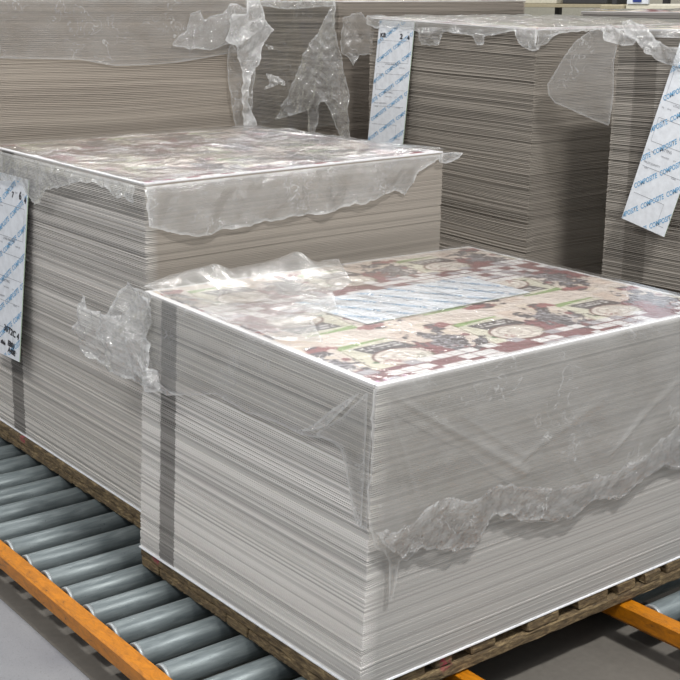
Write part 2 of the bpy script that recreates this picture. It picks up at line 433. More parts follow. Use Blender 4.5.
S1 = Stack([(.0138, .9885, .7767), (.0249, -.0115, .7477), (1.3342, .0031, .7379), (1.3231, 1.003, .7535)],
           [(-.0111, .9999, 0), (0, 0, 0), (1.3093, .0146, 0), (1.2982, 1.0145, 0)])
S2 = Stack([(.1413, 2.3324, 1.0612), (.1284, 1.166, 1.0542), (1.3327, 1.1526, 1.0655), (1.3456, 2.3191, 1.0552)],
           [(.1385, 2.3403, 0), (.1255, 1.1739, 0), (1.3299, 1.1605, 0), (1.3428, 2.3269, 0)])
def boxstack(x, y, w, l, z0, z1, lean=(0, 0)):
    q = [(x, y+l), (x, y), (x+w, y), (x+w, y+l)]
    return Stack([(a+lean[0], b+lean[1], z1) for a, b in q], [(a, b, z0) for a, b in q])
ZB = FLOOR_Z+.12
S3 = boxstack(.17, 2.55, 1.31, 1.0, 0, 1.588)
S4 = boxstack(2.2, 2.80, 1.31, 1.03, ZB, 1.572)
S5 = boxstack(2.205, 1.535, 1.31, 1.03, ZB, 1.462, (-.012, -.012))
S5.T[0].z = 1.497; S5.T[3].z = 1.49
S6 = boxstack(2.2, .13, 1.31, 1.0, ZB, 1.472, (-.01, -.01))
S6.T[1].z = 1.49
S7 = boxstack(3.85, 1.7, 1.31, 1.0, ZB, 1.512)

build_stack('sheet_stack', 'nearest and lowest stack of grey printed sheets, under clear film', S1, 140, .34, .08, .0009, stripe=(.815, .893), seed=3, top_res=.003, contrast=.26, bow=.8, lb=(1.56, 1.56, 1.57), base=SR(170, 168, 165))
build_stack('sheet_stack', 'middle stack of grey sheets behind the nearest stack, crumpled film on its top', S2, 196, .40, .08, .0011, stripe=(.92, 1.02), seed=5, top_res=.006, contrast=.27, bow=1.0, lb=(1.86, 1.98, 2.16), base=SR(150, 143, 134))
build_stack('sheet_stack', 'tall wide stack of sheets at back left, right behind the middle stack', S3, 230, .3, .26, .0016, seed=8, contrast=.2, bow=2.6, base=SR(160, 151, 140), top_res=.02)
build_stack('sheet_stack', 'tall dim stack at the back, seen through a torn hanging film between two others', S4, 240, .35, .35, .0012, seed=12, contrast=.2, bow=1.5, base=SR(150, 142, 133), top_res=.02)
build_stack('sheet_stack', 'tall stack at back right centre with a white label hung on its left corner', S5, 230, .34, .34, .0014, seed=15, contrast=.2, bow=1.6, base=SR(156, 149, 140), top_res=.012)
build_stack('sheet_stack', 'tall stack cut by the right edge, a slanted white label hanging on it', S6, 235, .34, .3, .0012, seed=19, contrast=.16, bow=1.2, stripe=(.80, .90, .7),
            slip=lambda t: (.032, -.012) if t < .385 else (0, 0), base=SR(160, 154, 146), top_res=.012)
build_stack('sheet_stack', 'farthest stack top just visible over the back right stacks', S7, 120, .3, .3, .0012, seed=23, base=SR(150, 146, 142), top_res=.03)

# white slip sheets below the two front stacks
for st, lab in ((S1, 'white slip sheet under the nearest stack, a thin bright line above its pallet'), (S2, 'white slip sheet under the middle stack, a thin bright line above its pallet')):
    b = st.B; x0 = min(v.x for v in b)-.003; x1 = max(v.x for v in b); y0 = min(v.y for v in b)-.004; y1 = max(v.y for v in b)
    # follow the stack's footprint
    bm = bmesh.new()
    lo = [bm.verts.new((v.x+dx, v.y+dy, -.0045)) for v, dx, dy in zip(b, (-.004, -.004, .002, .002), (.002, -.004, -.004, .002))]
    hi = [bm.verts.new((v.co.x, v.co.y, -.0008)) for v in lo]
    bm.faces.new(lo); bm.faces.new(hi[::-1])
    for i in range(4): bm.faces.new((lo[i], hi[i], hi[(i+1) % 4], lo[(i+1) % 4]))
    bmesh.ops.recalc_face_normals(bm, faces=bm.faces)
    me = bpy.data.meshes.new('slip_sheet'); bm.to_mesh(me); bm.free()
    tag(link('slip_sheet', me, M_WHITEBOARD), lab, 'slip sheet')

# ---------------------------------------------------------------- pallets
def pallet(x0, y0, w, l, ztop, h, label, slat_x=None, worn=.002):
    root = empty('wooden_pallet', (x0, y0, ztop-h), label, 'pallet', None)
    th = .028
    if slat_x is None:
        slat_x = []; x = 0
        while x < w-.05: slat_x.append((x, min(w, x+.085))); x += .132
    for a, b in slat_x:
        z1 = ztop-.0062; bm = bmesh.new()
        box_bm(bm, (x0+a, y0+random.uniform(0, .006), z1-th), (x0+b, y0+l, z1), .004, 2)
        bmesh.ops.subdivide_edges(bm, edges=[e for e in bm.edges if e.calc_length() > .3], cuts=24)
        for v in bm.verts: v.co += Vector((random.uniform(-1, 1)*worn, random.uniform(-1, 1)*worn, random.uniform(-1, .3)*worn))
        me = bpy.data.meshes.new('top_slat'); bm.to_mesh(me); bm.free(); link('top_slat', me, M_WOOD, root)
    z1 = ztop-.0062-th-.0015; z0 = ztop-h
    for k, (a, b) in enumerate(((0, .1), (l/2-.05, l/2+.05), (l-.1, l))):
        bm = bmesh.new(); box_bm(bm, (x0+.0, y0+a, z0), (x0+w, y0+b, z1), .006, 3)
        bmesh.ops.subdivide_edges(bm, edges=[e for e in bm.edges if e.calc_length() > .3], cuts=30)
        for v in bm.verts: v.co += Vector((0, random.uniform(-1, 1)*worn, random.uniform(-1, .4)*worn))
        me = bpy.data.meshes.new('bottom_board'); bm.to_mesh(me); bm.free(); link('bottom_board', me, M_WOOD, root)
    for a in (0.0, w-.09):   # side runners between the cross boards
        for c, d in ((.1, l/2-.05), (l/2+.05, l-.1)):
            bm = bmesh.new(); box_bm(bm, (x0+a, y0+c+.001, z0), (x0+a+.09, y0+d-.001, z1), .009, 3)
            bmesh.ops.subdivide_edges(bm, edges=[e for e in bm.edges if e.calc_length() > .3], cuts=30)
            for v in bm.verts: v.co += Vector((random.uniform(-1, 1)*worn, 0, random.uniform(-1, .4)*worn))
            me = bpy.data.meshes.new('side_runner'); bm.to_mesh(me); bm.free(); link('side_runner', me, M_WOOD, root)
    return root
SLX = [(.0, .09), (.135, .225), (.26, .318), (.382, .47), (.588, .71), (.793, .913), (.953, 1.03), (1.07, 1.142), (1.176, 1.25), (1.262, 1.30)]
pallet(-.006, .002, 1.31, 1.003, 0, .066, 'worn thin wooden pallet under the nearest stack', SLX)
pallet(.122, 1.175, 1.2, 1.155, 0, .066, 'worn thin wooden pallet under the middle stack')
pallet(.17, 2.55, 1.3, 1.0, 0, .066, 'wooden pallet under the tall back left stack')
for st, lab in ((S4, 'wooden pallet under the dim back stack behind the torn film'), (S5, 'wooden pallet on the floor under the labelled back right centre stack'), (S6, 'wooden pallet on the floor under the stack at the right edge'), (S7, 'wooden pallet on the floor under the farthest stack')):
    pallet(st.B[1].x, st.B[1].y, 1.3, 1.0, ZB, .12, lab)

# ---------------------------------------------------------------- roller conveyors
RR = .0375; RZ = -.0685-RR; PITCH = .1325
def rail_obj(parent, x_in, x_out, y0, y1):
    """orange folded rail: flat top with a chamfered outer edge"""
    s = 1 if x_out > x_in else -1
    w = abs(x_out-x_in); zt = -.072
    prof = [(0, zt-.055), (0, zt-.002), (.002, zt), (w-.006, zt), (w, zt-.005), (w, zt-.045), (w-.008, zt-.055)]
    ys = np.arange(y0, y1+.001, .25); vv = []; ff = []
    for y in ys:
        for a, z in prof: vv.append((x_in+s*a, y, z))
    k = len(prof)
    for i in range(len(ys)-1):
        for j in range(k): ff.append((i*k+j, i*k+(j+1) % k, (i+1)*k+(j+1) % k, (i+1)*k+j))
    ff.append(tuple(range(k))); ff.append(tuple((len(ys)-1)*k+j for j in range(k))[::-1])
    me = mesh_from('side_rail', vv, ff); bm = bmesh.new(); bm.from_mesh(me); bmesh.ops.recalc_face_normals(bm, faces=bm.faces); bm.to_mesh(me); bm.free()
    return link('side_rail', me, M_ORANGE, parent)

def cyl_mesh(name, x0, x1, r, seg=40, hole=None, prof=None):
    prof = prof or [(x0, r-.002), (x0+.002, r), (x1-.002, r), (x1, r-.002)]
    vv = []; ff = []
    for x, q in prof:
        for k in range(seg):
            a = 2*math.pi*k/seg; vv.append((x, q*math.cos(a), q*math.sin(a)))
    for i in range(len(prof)-1):
        for k in range(seg): ff.append((i*seg+k, (i+1)*seg+k, (i+1)*seg+(k+1) % seg, i*seg+(k+1) % seg))
    ff.append(tuple(range(seg))); ff.append(tuple((len(prof)-1)*seg+k for k in range(seg))[::-1])
    me = mesh_from(name, vv, ff); me.polygons.foreach_set('use_smooth', [len(p.vertices) == 4 for p in me.polygons]); return me

def conveyor(x0, x1, y0, y1, label):
    """x0, x1: inner faces of the two rails"""
    root = empty('roller_conveyor', (x0, y0, FLOOR_Z), label, 'conveyor')
    rail_obj(root, x0, x0-.05, y0, y1); rail_obj(root, x1, x1+.05, y0, y1)
    L = x1-x0-.016
    tube = cyl_mesh('roller', 0.0, L, RR, prof=[(0.001, RR-.010), (.0, RR-.0035), (.0015, RR-.0008), (.012, RR-.0004), (.0125, RR), (L-.0125, RR), (L-.012, RR-.0004), (L-.0015, RR-.0008), (L, RR-.0035), (L-.001, RR-.010)])
    tube.materials.append(M_ROLL)
    rimp = cyl_mesh('end_cap', -.001, .010, RR+.0003, prof=[(-.0012, RR-.006), (-.0018, RR-.002), (-.0005, RR+.0004), (.009, RR+.0004), (.0095, RR-.0005)])
    rimp.materials.append(M_RIM)
    bore = cyl_mesh('bearing_bore', -.002, .0, RR-.009); bore.materials.append(M_DARK)
    axle = cyl_mesh('axle', -.008, .0, .008, 16); axle.materials.append(M_DARK)
    first = None
    k0 = math.ceil((y0+.05-1.005)/PITCH); k1 = math.floor((y1-.05-1.005)/PITCH)
    for k in range(k0, k1+1):
        y = 1.005+k*PITCH
        r = bpy.data.objects.new('roller', tube); COL.objects.link(r); r.parent = root
        r.location = (.008, y-y0, RZ-FLOOR_Z); r.rotation_euler = (random.uniform(0, 6), 0, 0)
        for nm, me in (('end_cap', rimp), ('bearing_bore', bore), ('axle', axle)):
            c = bpy.data.objects.new(nm, me); COL.objects.link(c); c.parent = r
    # floor brackets
    for y in (-.6, 1.85, 3.3):
        for xx in (x0-.025, x1+.025):
            bm = bmesh.new()
            box_bm(bm, (xx-.02, y, FLOOR_Z+.008), (xx+.02, y+.04, -.127), .002)
            box_bm(bm, (xx-.035, y-.02, FLOOR_Z+.0015), (xx+.035, y+.06, FLOOR_Z+.008), .002)
            me = bpy.data.meshes.new('floor_bracket'); bm.to_mesh(me); bm.free(); link('floor_bracket', me, M_ORANGE, root)
    return root
conveyor(-.268, .322, -.75, 3.7, 'roller conveyor with orange side rails, in the lower left corner')
conveyor(1.018, 1.60, -.75, 3.7, 'roller conveyor with orange rail in the lower right corner, behind the pallet')

# ---------------------------------------------------------------- plastic film
def poly_inside(px, py, poly):
    ins = np.zeros(px.shape, bool); n = len(poly)
    for i in range(n):
        x1, y1 = poly[i]; x2, y2 = poly[(i+1) % n]
        c = ((y1 > py) != (y2 > py)) & (px < (x2-x1)*(py-y1)/((y2-y1)+1e-12)+x1)
        ins ^= c
    return ins
def poly_near(px, py, poly):
    best = np.full(px.shape, 1e9); bx = px.copy(); by = py.copy(); n = len(poly)
    for i in range(n):
        x1, y1 = poly[i]; x2, y2 = poly[(i+1) % n]
        dx, dy = x2-x1, y2-y1; t = np.clip(((px-x1)*dx+(py-y1)*dy)/(dx*dx+dy*dy+1e-12), 0, 1)
        qx, qy = x1+t*dx, y1+t*dy; d = (px-qx)**2+(py-qy)**2; k = d < best
        best[k] = d[k]; bx[k] = qx[k]; by[k] = qy[k]
    return bx, by, np.sqrt(best)
def jag(poly, amp=.006, step=.02, keep=None, seed=1):
    """roughen a torn edge; keep(p)->True leaves that point straight"""
    r = np.random.RandomState(seed); out = []
    for i in range(len(poly)):
        a = np.array(poly[i], float); b = np.array(poly[(i+1) % len(poly)], float)
        out.append(tuple(a))
        if keep and keep(a) and keep(b): continue
        k = int(np.linalg.norm(b-a)/step)
        nrm = np.array([-(b-a)[1], (b-a)[0]])/(np.linalg.norm(b-a)+1e-9)
        for j in range(1, k):
            out.append(tuple(a+(b-a)*j/k+nrm*r.uniform(-amp, amp)))
    return out
def film(name, poly, fn, mat, parent=None, cell=.008):
    """thin sheet: polygon in (u, v), fn(u, v, edge_distance) -> Nx3 world points"""
    P = np.array(poly); u0, v0 = P.min(0)-cell; u1, v1 = P.max(0)+cell
    nu = int((u1-u0)/cell)+2; nv = int((v1-v0)/cell)+2
    U, V = np.meshgrid(u0+np.arange(nu)*cell, v0+np.arange(nv)*cell)
    ins = poly_inside(U, V, poly)
    idx = np.arange(nu*nv).reshape(nv, nu)
    q = np.stack([idx[:-1, :-1], idx[:-1, 1:], idx[1:, 1:], idx[1:, :-1]], -1).reshape(-1, 4)
    I = ins.ravel(); q = q[I[q].sum(1) >= 2]
    u, v = U.ravel().copy(), V.ravel().copy(); bx, by, d = poly_near(u, v, poly)
    u[~I] = bx[~I]; v[~I] = by[~I]; d[~I] = 0
    used = np.unique(q); mp = -np.ones(nu*nv, int); mp[used] = np.arange(len(used))
    W = fn(u[used], v[used], d[used])
    hemv = np.exp(-(d[used]/.006)**2)
    me = mesh_from(name, W.tolist(), mp[q].tolist())
    at = me.attributes.new('hem', 'FLOAT', 'POINT'); at.data.foreach_set('value', hemv)
    bm = bmesh.new(); bm.from_mesh(me); bmesh.ops.remove_doubles(bm, verts=bm.verts, dist=.0004)
    # keep the largest connected piece only
    seen = set(); pieces = []
    for v_ in bm.verts:
        if v_ in seen: continue
        stack = [v_]; comp = []; seen.add(v_)
        while stack:
            w_ = stack.pop(); comp.append(w_)
            for e in w_.link_edges:
                o_ = e.other_vert(w_)
                if o_ not in seen: seen.add(o_); stack.append(o_)
        pieces.append(comp)
    pieces.sort(key=len)
    for c in pieces[:-1]: bmesh.ops.delete(bm, geom=c, context='VERTS')
    bm.to_mesh(me); bm.free()
    return link(name, me, mat, parent, smooth=mat in (F_CLEAR, F_SIDE))

def left_fn(st, base=.006, amp=.008, size=.09, seed=1, pin=.02):
    """(y, z) -> point just outside the left face of a stack"""
    def f(y, z, d):
        H = (st.T[1].z-st.B[1].z); t = (z-st.B[1].z)/H
        b = (y-st.T[1].y)/(st.T[0].y-st.T[1].y)
        X = st.P(np.zeros_like(b), b, t)[:, 0]
        h = crumple(y, z, seed, size)
        return np.stack([X-base-amp*(h*.5+.5)*np.clip((st.T[1].z-z+.004)/.03, .1, 1), y, z], -1)
    return f
def right_fn(st, base=.006, amp=.008, size=.09, seed=1):
    def f(x, z, d):
        H = (st.T[1].z-st.B[1].z); t = (z-st.B[1].z)/H
        a = (x-st.T[1].x)/(st.T[2].x-st.T[1].x)
        Y = st.P(a, np.zeros_like(a), t)[:, 1]
        h = crumple(x, z, seed, size)
        return np.stack([x, Y-base-amp*(h*.5+.5)*np.clip((st.T[1].z-z+.004)/.03, .1, 1), z], -1)
    return f
RIDGES = [(0.031, 0.743, 0.197, 0.331, 0.006, 0.012), (0.093, 0.582, 0.181, 0.322, 0.005, 0.008), (0.171, 0.59, 0.196, 0.344, 0.004, 0.007), (0.031, 0.743, 0.518, 0.436, 0.007, 0.014), (0.265, 0.645, 0.515, 0.476, 0.004, 0.01), (0.828, 0.393, 1.15, 0.572, 0.007, 0.016), (0.445, 0.452, 0.811, 0.578, 0.004, 0.02), (0.213, 0.327, 0.523, 0.354, 0.008, 0.008), (0.565, 0.289, 0.999, 0.355, 0.007, 0.01), (0.915, 0.345, 1.174, 0.376, 0.008, 0.008), (0.665, 0.457, 0.839, 0.276, 0.004, 0.01)]
def ridge_h(x, z):
    h = 0
    for x0, z0, x1, z1, a, w in RIDGES:
        dx, dz = x1-x0, z1-z0; t = np.clip(((x-x0)*dx+(z-z0)*dz)/(dx*dx+dz*dz), 0, 1)
        d = np.hypot(x-x0-t*dx, z-z0-t*dz); h = h+a*np.clip(1-d/(w*(.3+t)), 0, 1)*np.minimum(1, t*6)
    return h
def top_fn(st, amp, size=.1, seed=1, base=.006, extra=None):
    """(a, b) in metres across/away -> point above the top"""
    def f(a, b, d):
        P = st.P(a/st.w, b/st.l, np.ones_like(a))
        am = amp(a, b) if callable(amp) else amp
        h = crumple(a, b, seed, size)*.5+.5
        P[:, 2] += base+am*h
        if extra is not None: P[:, 2] += extra(a, b)
        return P
    return f
def hang_x(x0, amp=.02, size=.08, seed=1, lean=0.0):
    def f(y, z, d):
        return np.stack([x0+amp*crumple(y, z, seed, size)+lean*(z-1.2), y, z], -1)
    return f
def hang_y(y0, amp=.02, size=.08, seed=1):
    def f(x, z, d):
        return np.stack([x, y0+amp*crumple(x, z, seed, size), z], -1)
    return f

# -- film on the nearest stack
f1 = empty('plastic_film', (.0, .5, .75), 'clear plastic film draped over the nearest stack, bunched at its left corner', 'plastic film')
hump = [(-.02, 0), (.025, .012), (.092, .03), (.179, .036), (.231, .040), (.292, .016), (.376, .024), (.462, .032), (.535, .052), (.586, .018), (.70, 0), (1.4, 0)]
hx = [h[0] for h in hump]; hz = [h[1] for h in hump]
def amp1(a, b):
    near = np.clip(1-(a-.28)/.25, 0, 1); far = np.clip((b-.62)/.2, 0, 1)*np.clip(1-(a-.5)/.3, 0, 1)
    return .001+.010*np.clip(near*np.clip((b-.25)/.35, 0, 1)+far, 0, 1)
ex1 = lambda a, b: np.interp(a, hx, hz)*np.exp(-((b-.965)/.075)**2)
W, L = S1.w, S1.l
film('top_film', [(-.006, -.006), (W+.004, -.006), (W+.004, L+.004), (-.006, L+.004)], top_fn(S1, amp1, .11, 4, .0095, ex1), F_CLEAR, f1, .009)
ZT = lambda st, y: st.T[1].z+(st.T[0].z-st.T[1].z)*y/st.l
left1 = [(.0, .752), (.988, .782), (.99, .51), (.91, .515), (.85, .52), (.78, .53), (.72, .54), (.6, .575), (.48, .565), (.35, .57), (.24, .568), (.19, .575), (.12, .585), (.085, .58), (.055, .50), (.03, .425), (.012, .41), (-.01, .41), (-.014, .752)]
film('side_film', jag(left1, .003, .03, lambda p: p[1] > .7 or p[0] < 0, 2), left_fn(S1, .005, .009, .16, 6), F_SIDE, f1, .009)
right1 = [(.01, .752), (1.32, .742), (1.32, .30), (1.18, .29), (1.1, .315), (1.0, .30), (.95, .27), (.9, .262), (.84, .29), (.79, .288), (.72, .262), (.67, .278), (.62, .27), (.56, .285), (.52, .30), (.46, .315), (.41, .345), (.385, .29), (.34, .275), (.31, .29), (.26, .285), (.21, .325), (.16, .325), (.13, .30), (.105, .31), (.095, .26), (.078, .215), (.066, .22), (.07, .29), (.05, .35), (.02, .37), (.005, .41), (-.004, .5), (.004, .7)]
_rf = right_fn(S1, .005, .013, .2, 9)
def right1_fn(x, z, d):
    P = _rf(x, z, d); P[:, 1] -= ridge_h(x, z); return P
film('side_film', jag(right1, .006, .018, lambda p: p[1] > .7 or p[0] < 0, 3), right1_fn, F_SIDE, f1, .006)
# ragged doubled band along the torn lower edge of the right side
band = [(.0, .42), (.06, .40), (.12, .40), (.17, .43), (.24, .44), (.33, .41), (.42, .43), (.52, .40), (.62, .37), (.74, .36), (.86, .36), (.98, .38), (1.08, .41), (1.18, .44), (1.32, .47), (1.32, .31), (1.18, .30), (1.1, .325), (1.0, .31), (.9, .272), (.79, .298), (.72, .272), (.62, .28), (.52, .31), (.41, .355), (.34, .285), (.26, .295), (.16, .335), (.1, .32), (.05, .36)]
film('torn_edge', jag(band, .008, .02, None, 5), right_fn(S1, .020, .012, .05, 14), F_TORN, f1, .007)
fold = [(.0, .745), (.015, .738), (.097, .658), (.138, .618), (.19, .592), (.25, .576), (.202, .598), (.127, .660), (.05, .716)]
film('fold', fold, left_fn(S1, .016, .004, .05, 17), F_TORN, f1, .004)
film('folded_corner', [(.0, .74), (.09, .655), (.185, .585), (.12, .585), (.085, .575), (.055, .50), (.03, .425), (.002, .41)], left_fn(S1, .014, .004, .1, 18), F_SIDE, f1, .006)
film('raised_edge_film', [(.0, .38), (.09, .30), (.2, .48), (.32, .52), (.42, .66), (.56, .74), (.72, .995), (.0, 1.0)], top_fn(S1, lambda a, b: .004+.012*vnoise(a*7, b*7), .09, 5, .0125, ex1), F_SIDE, f1, .007)
BUNCH = [(0.879, 0.785), (0.951, 0.79), (0.995, 0.796), (1.017, 0.811), (1.053, 0.778), (1.085, 0.733), (1.099, 0.697), (1.147, 0.693), (1.234, 0.685), (1.272, 0.696), (1.268, 0.656), (1.304, 0.598), (1.314, 0.554), (1.289, 0.534), (1.213, 0.527), (1.091, 0.526), (0.991, 0.526), (0.947, 0.51), (0.907, 0.523), (0.864, 0.52), (0.81, 0.534), (0.732, 0.54), (0.772, 0.555), (0.803, 0.576), (0.856, 0.58), (0.899, 0.581), (0.905, 0.669)]
film('bunched_corner', jag(BUNCH, .004, .02, None, 6), hang_x(-.040, .026, .075, 21), F_CRUMP, f1, .006)
inner = [(.93, .785), (1.0, .79), (1.05, .74), (1.09, .69), (1.2, .67), (1.27, .6), (1.2, .545), (1.05, .535), (.95, .53), (.93, .6)]
film('bunched_corner', inner, hang_x(-.005, .022, .06, 33), F_CRUMP, f1, .007)
film('loose_wisp', [(1.225, .69), (1.24, .72), (1.262, .735), (1.255, .71), (1.275, .695), (1.25, .68)], hang_x(-.045, .006, .03, 3), F_MILKY, f1, .004)

# -- film on the middle stack
f2 = empty('plastic_film', (.13, 1.8, 1.06), 'crumpled cloudy plastic film over the middle stack with ragged hanging edges', 'plastic film')
W, L = S2.w, S2.l
am2 = lambda a, b: .006+.020*vnoise(a*5, b*5)*np.clip(np.minimum(b, L-b)/.06, .25, 1)*np.clip(np.minimum(a, W-a)/.06, .25, 1)
film('top_film', [(-.008, -.01), (W+.004, -.006), (W+.004, L+.004), (-.008, L+.004)], top_fn(S2, am2, .13, 44, .007), F_TOP, f2, .010)
left2 = [(1.16, 1.055), (2.34, 1.062), (2.34, .955), (2.13, .96), (1.97, .975), (1.93, .93), (1.86, .905), (1.80, .92), (1.76, .97), (1.68, .985), (1.59, 1.01), (1.49, 1.03), (1.40, 1.035), (1.32, 1.025), (1.27, 1.005), (1.22, 1.02), (1.16, 1.0)]
film('side_film', jag(left2, .005, .02, lambda p: p[1] > 1.045, 8), left_fn(S2, .03, .02, .07, 51), F_CRUMP, f2, .008)
right2 = [(.12, 1.05), (1.33, 1.062), (1.32, 1.045), (1.26, 1.03), (1.21, 1.01), (1.19, .97), (1.15, .93), (1.10, .955), (1.0, .93), (.88, .92), (.78, .905), (.67, .91), (.54, .90), (.41, .895), (.32, .885), (.24, .895), (.18, .915), (.13, .93)]
film('side_film', jag(right2, .006, .02, lambda p: p[1] > 1.04, 9), right_fn(S2, .006, .024, .10, 57), F_CRUMP, f2, .008)
film('loose_tip', [(1.286, 1.068), (1.344, 1.07), (1.405, 1.062), (1.379, 1.043), (1.326, 1.03), (1.288, 1.036)], hang_y(1.125, .008, .04, 4), F_CRUMP, f2, .005)

# -- film on the tall back left stack
f3 = empty('plastic_film', (.8, 2.5, 1.58), 'clear film on the tall back left stack, ending in a twisted strip', 'plastic film')
S3SK = [(.165, 1.592), (1.479, 1.592), (1.489, 1.37), (1.382, 1.36), (1.252, 1.342), (1.125, 1.329), (0.977, 1.322), (0.811, 1.323), (0.651, 1.352), (0.475, 1.361), (0.165, 1.375)]
film('side_film', S3SK, right_fn(S3, .006, .010, .22, 61), F_SIDE, f3, .012)
film('top_film', [(-.006, -.006), (S3.w, -.006), (S3.w, S3.l), (-.006, S3.l)], top_fn(S3, .012, .1, 62, .007), F_CRUMP, f3, .025)
film('creased_corner', jag([(1.07, 1.40), (1.10, 1.44), (1.15, 1.46), (1.17, 1.53), (1.22, 1.545), (1.24, 1.50), (1.33, 1.53), (1.37, 1.57), (1.47, 1.55), (1.48, 1.42), (1.36, 1.40), (1.27, 1.375), (1.16, 1.38)], .008, .03, None, 31), right_fn(S3, .020, .026, .10, 63), F_TORN, f3, .007)
S3B1 = [(1.444, 1.605), (1.497, 1.605), (1.529, 1.499), (1.589, 1.456), (1.518, 1.38), (1.496, 1.307), (1.453, 1.252), (1.431, 1.158), (1.47, 1.08), (1.485, 1.033), (1.415, 1.037), (1.4, 1.203), (1.421, 1.288), (1.39, 1.353), (1.369, 1.396), (1.328, 1.405), (1.317, 1.418), (1.359, 1.472), (1.344, 1.502), (1.36, 1.526), (1.428, 1.526)]
film('twisted_strip', S3B1, hang_y(2.49, .018, .08, 65), F_MILKY, f3, .007)
S3B2 = [(1.376, 1.417), (1.439, 1.33), (1.504, 1.328), (1.487, 1.198), (1.481, 1.04), (1.395, 1.04), (1.364, 1.204), (1.355, 1.332)]
film('twisted_strip', S3B2, hang_y(2.52, .012, .07, 66), F_SIDE, f3, .008)

# -- film on the dim stack at the back
f4 = empty('plastic_film', (2.19, 3.1, 1.57), 'torn clear film hanging in a tall pointed shape down the dim back stack', 'plastic film')
S4A = [(2.781, 1.59), (2.738, 1.347), (2.666, 1.16), (2.638, 0.922), (2.729, 0.914), (2.77, 1.018), (2.858, 1.1), (2.889, 1.059), (2.911, 0.898), (2.992, 0.891), (2.97, 1.043), (3.069, 1.016), (3.248, 0.972), (3.171, 1.08), (3.112, 1.16), (3.038, 1.288), (2.95, 1.389), (2.864, 1.477)]
film('hanging_sheet', S4A, hang_x(2.155, .014, .07, 71), F_CRUMP, f4, .009)
S4T = [(3.82, 1.58), (2.79, 1.58), (2.785, 1.555), (2.909, 1.55), (3.054, 1.54), (3.178, 1.535), (3.307, 1.545), (3.377, 1.55), (3.82, 1.54)]
film('top_edge', jag(S4T, .004, .03, None, 4), hang_x(2.175, .012, .07, 72), F_CRUMP, f4, .008)
film('side_film', [(2.80, 1.58), (3.82, 1.57), (3.82, .9), (3.3, .92), (2.95, .95), (2.80, .98)], left_fn(S4, .004, .012, .2, 75), F_CLEAR, f4, .014)
film('top_film', [(-.006, -.006), (S4.w, -.006), (S4.w, S4.l), (-.006, S4.l)], top_fn(S4, .012, .1, 73, .007), F_CRUMP, f4, .03)
film('loose_wisp', [(3.31, 1.211), (3.24, 1.194), (3.146, 1.173), (3.154, 1.152), (3.223, 1.159), (3.328, 1.122), (3.293, 1.16)], hang_x(2.15, .02, .04, 74), F_MILKY, f4, .006)
film('loose_wisp', [(3.346, 1.358), (3.275, 1.35), (3.249, 1.336), (3.31, 1.329)], hang_x(2.15, .01, .03, 75), F_MILKY, f4, .005)

# -- film on the labelled stack
f5 = empty('plastic_film', (2.19, 2.0, 1.48), 'wrinkled film with a ragged hem along the top of the back right centre stack', 'plastic film')
S5F = [(2.743, 1.498), (2.661, 1.522), (2.56, 1.527), (2.529, 1.445), (2.54, 1.33), (2.62, 1.327), (2.633, 1.275), (2.679, 1.315), (2.732, 1.332), (2.764, 1.417)]
film('loose_flap', jag(S5F, .004, .02, None, 5), hang_x(2.17, .025, .1, 81), F_SIDE, f5, .007)
S5H = [(2.571, 1.512), (2.011, 1.492), (1.512, 1.475), (1.489, 1.386), (1.537, 1.385), (1.571, 1.396), (1.616, 1.431), (1.63, 1.46), (1.685, 1.45), (1.798, 1.433), (1.801, 1.397), (1.842, 1.396), (1.857, 1.431), (1.886, 1.435), (1.977, 1.442), (2.052, 1.444), (2.068, 1.389), (2.131, 1.383), (2.183, 1.386), (2.199, 1.44), (2.366, 1.46), (2.505, 1.454), (2.57, 1.47)]
film('side_film', jag(S5H, .006, .02, lambda p: p[1] > 1.47, 6), left_fn(S5, .010, .02, .06, 82), F_CRUMP, f5, .007)
S5R = [(2.178, 1.475), (3.5, 1.48), (3.5, 1.44), (2.9, 1.45), (2.727, 1.455), (2.564, 1.46), (2.438, 1.455), (2.316, 1.45), (2.258, 1.43), (2.23, 1.41), (2.20, 1.402), (2.19, 1.38), (2.178, 1.40)]
film('side_film', jag(S5R, .005, .02, lambda p: p[1] > 1.47, 7), right_fn(S5, .010, .02, .06, 83), F_CRUMP, f5, .008)
film('top_film', [(-.01, -.01), (S5.w, -.01), (S5.w, S5.l), (-.01, S5.l)], top_fn(S5, .012, .08, 84, .007), F_TOP, f5, .015)

# -- film on the stack at the right edge
f6 = empty('plastic_film', (2.19, .9, 1.48), 'film over the right edge stack with a smooth grey flap billowing out to its left', 'plastic film')
S6F = [(1.097, 1.451), (1.144, 1.457), (1.203, 1.482), (1.241, 1.466), (1.312, 1.423), (1.372, 1.343), (1.433, 1.253), (1.425, 1.206), (1.392, 1.18), (1.293, 1.155), (1.206, 1.13), (1.117, 1.11), (1.111, 1.21), (1.116, 1.342), (1.108, 1.413)]
film('billowing_flap', S6F, hang_x(2.18, .012, .25, 91), F_SIDE, f6, .008)
0 and film('billowing_flap', [(1.10, 1.44), (1.17, 1.46), (1.24, 1.455), (1.32, 1.40), (1.38, 1.32), (1.42, 1.24), (1.34, 1.19), (1.2, 1.15), (1.12, 1.14)], hang_x(2.20, .012, .2, 92), F_SIDE, f6, .008)
S6G = [(1.177, 1.479), (1.131, 1.495), (1.083, 1.474), (0.989, 1.446), (1.01, 1.42), (1.051, 1.416), (1.093, 1.422), (1.145, 1.435)]
film('loose_flap', S6G, hang_x(2.15, .02, .06, 93), F_MILKY, f6, .006)
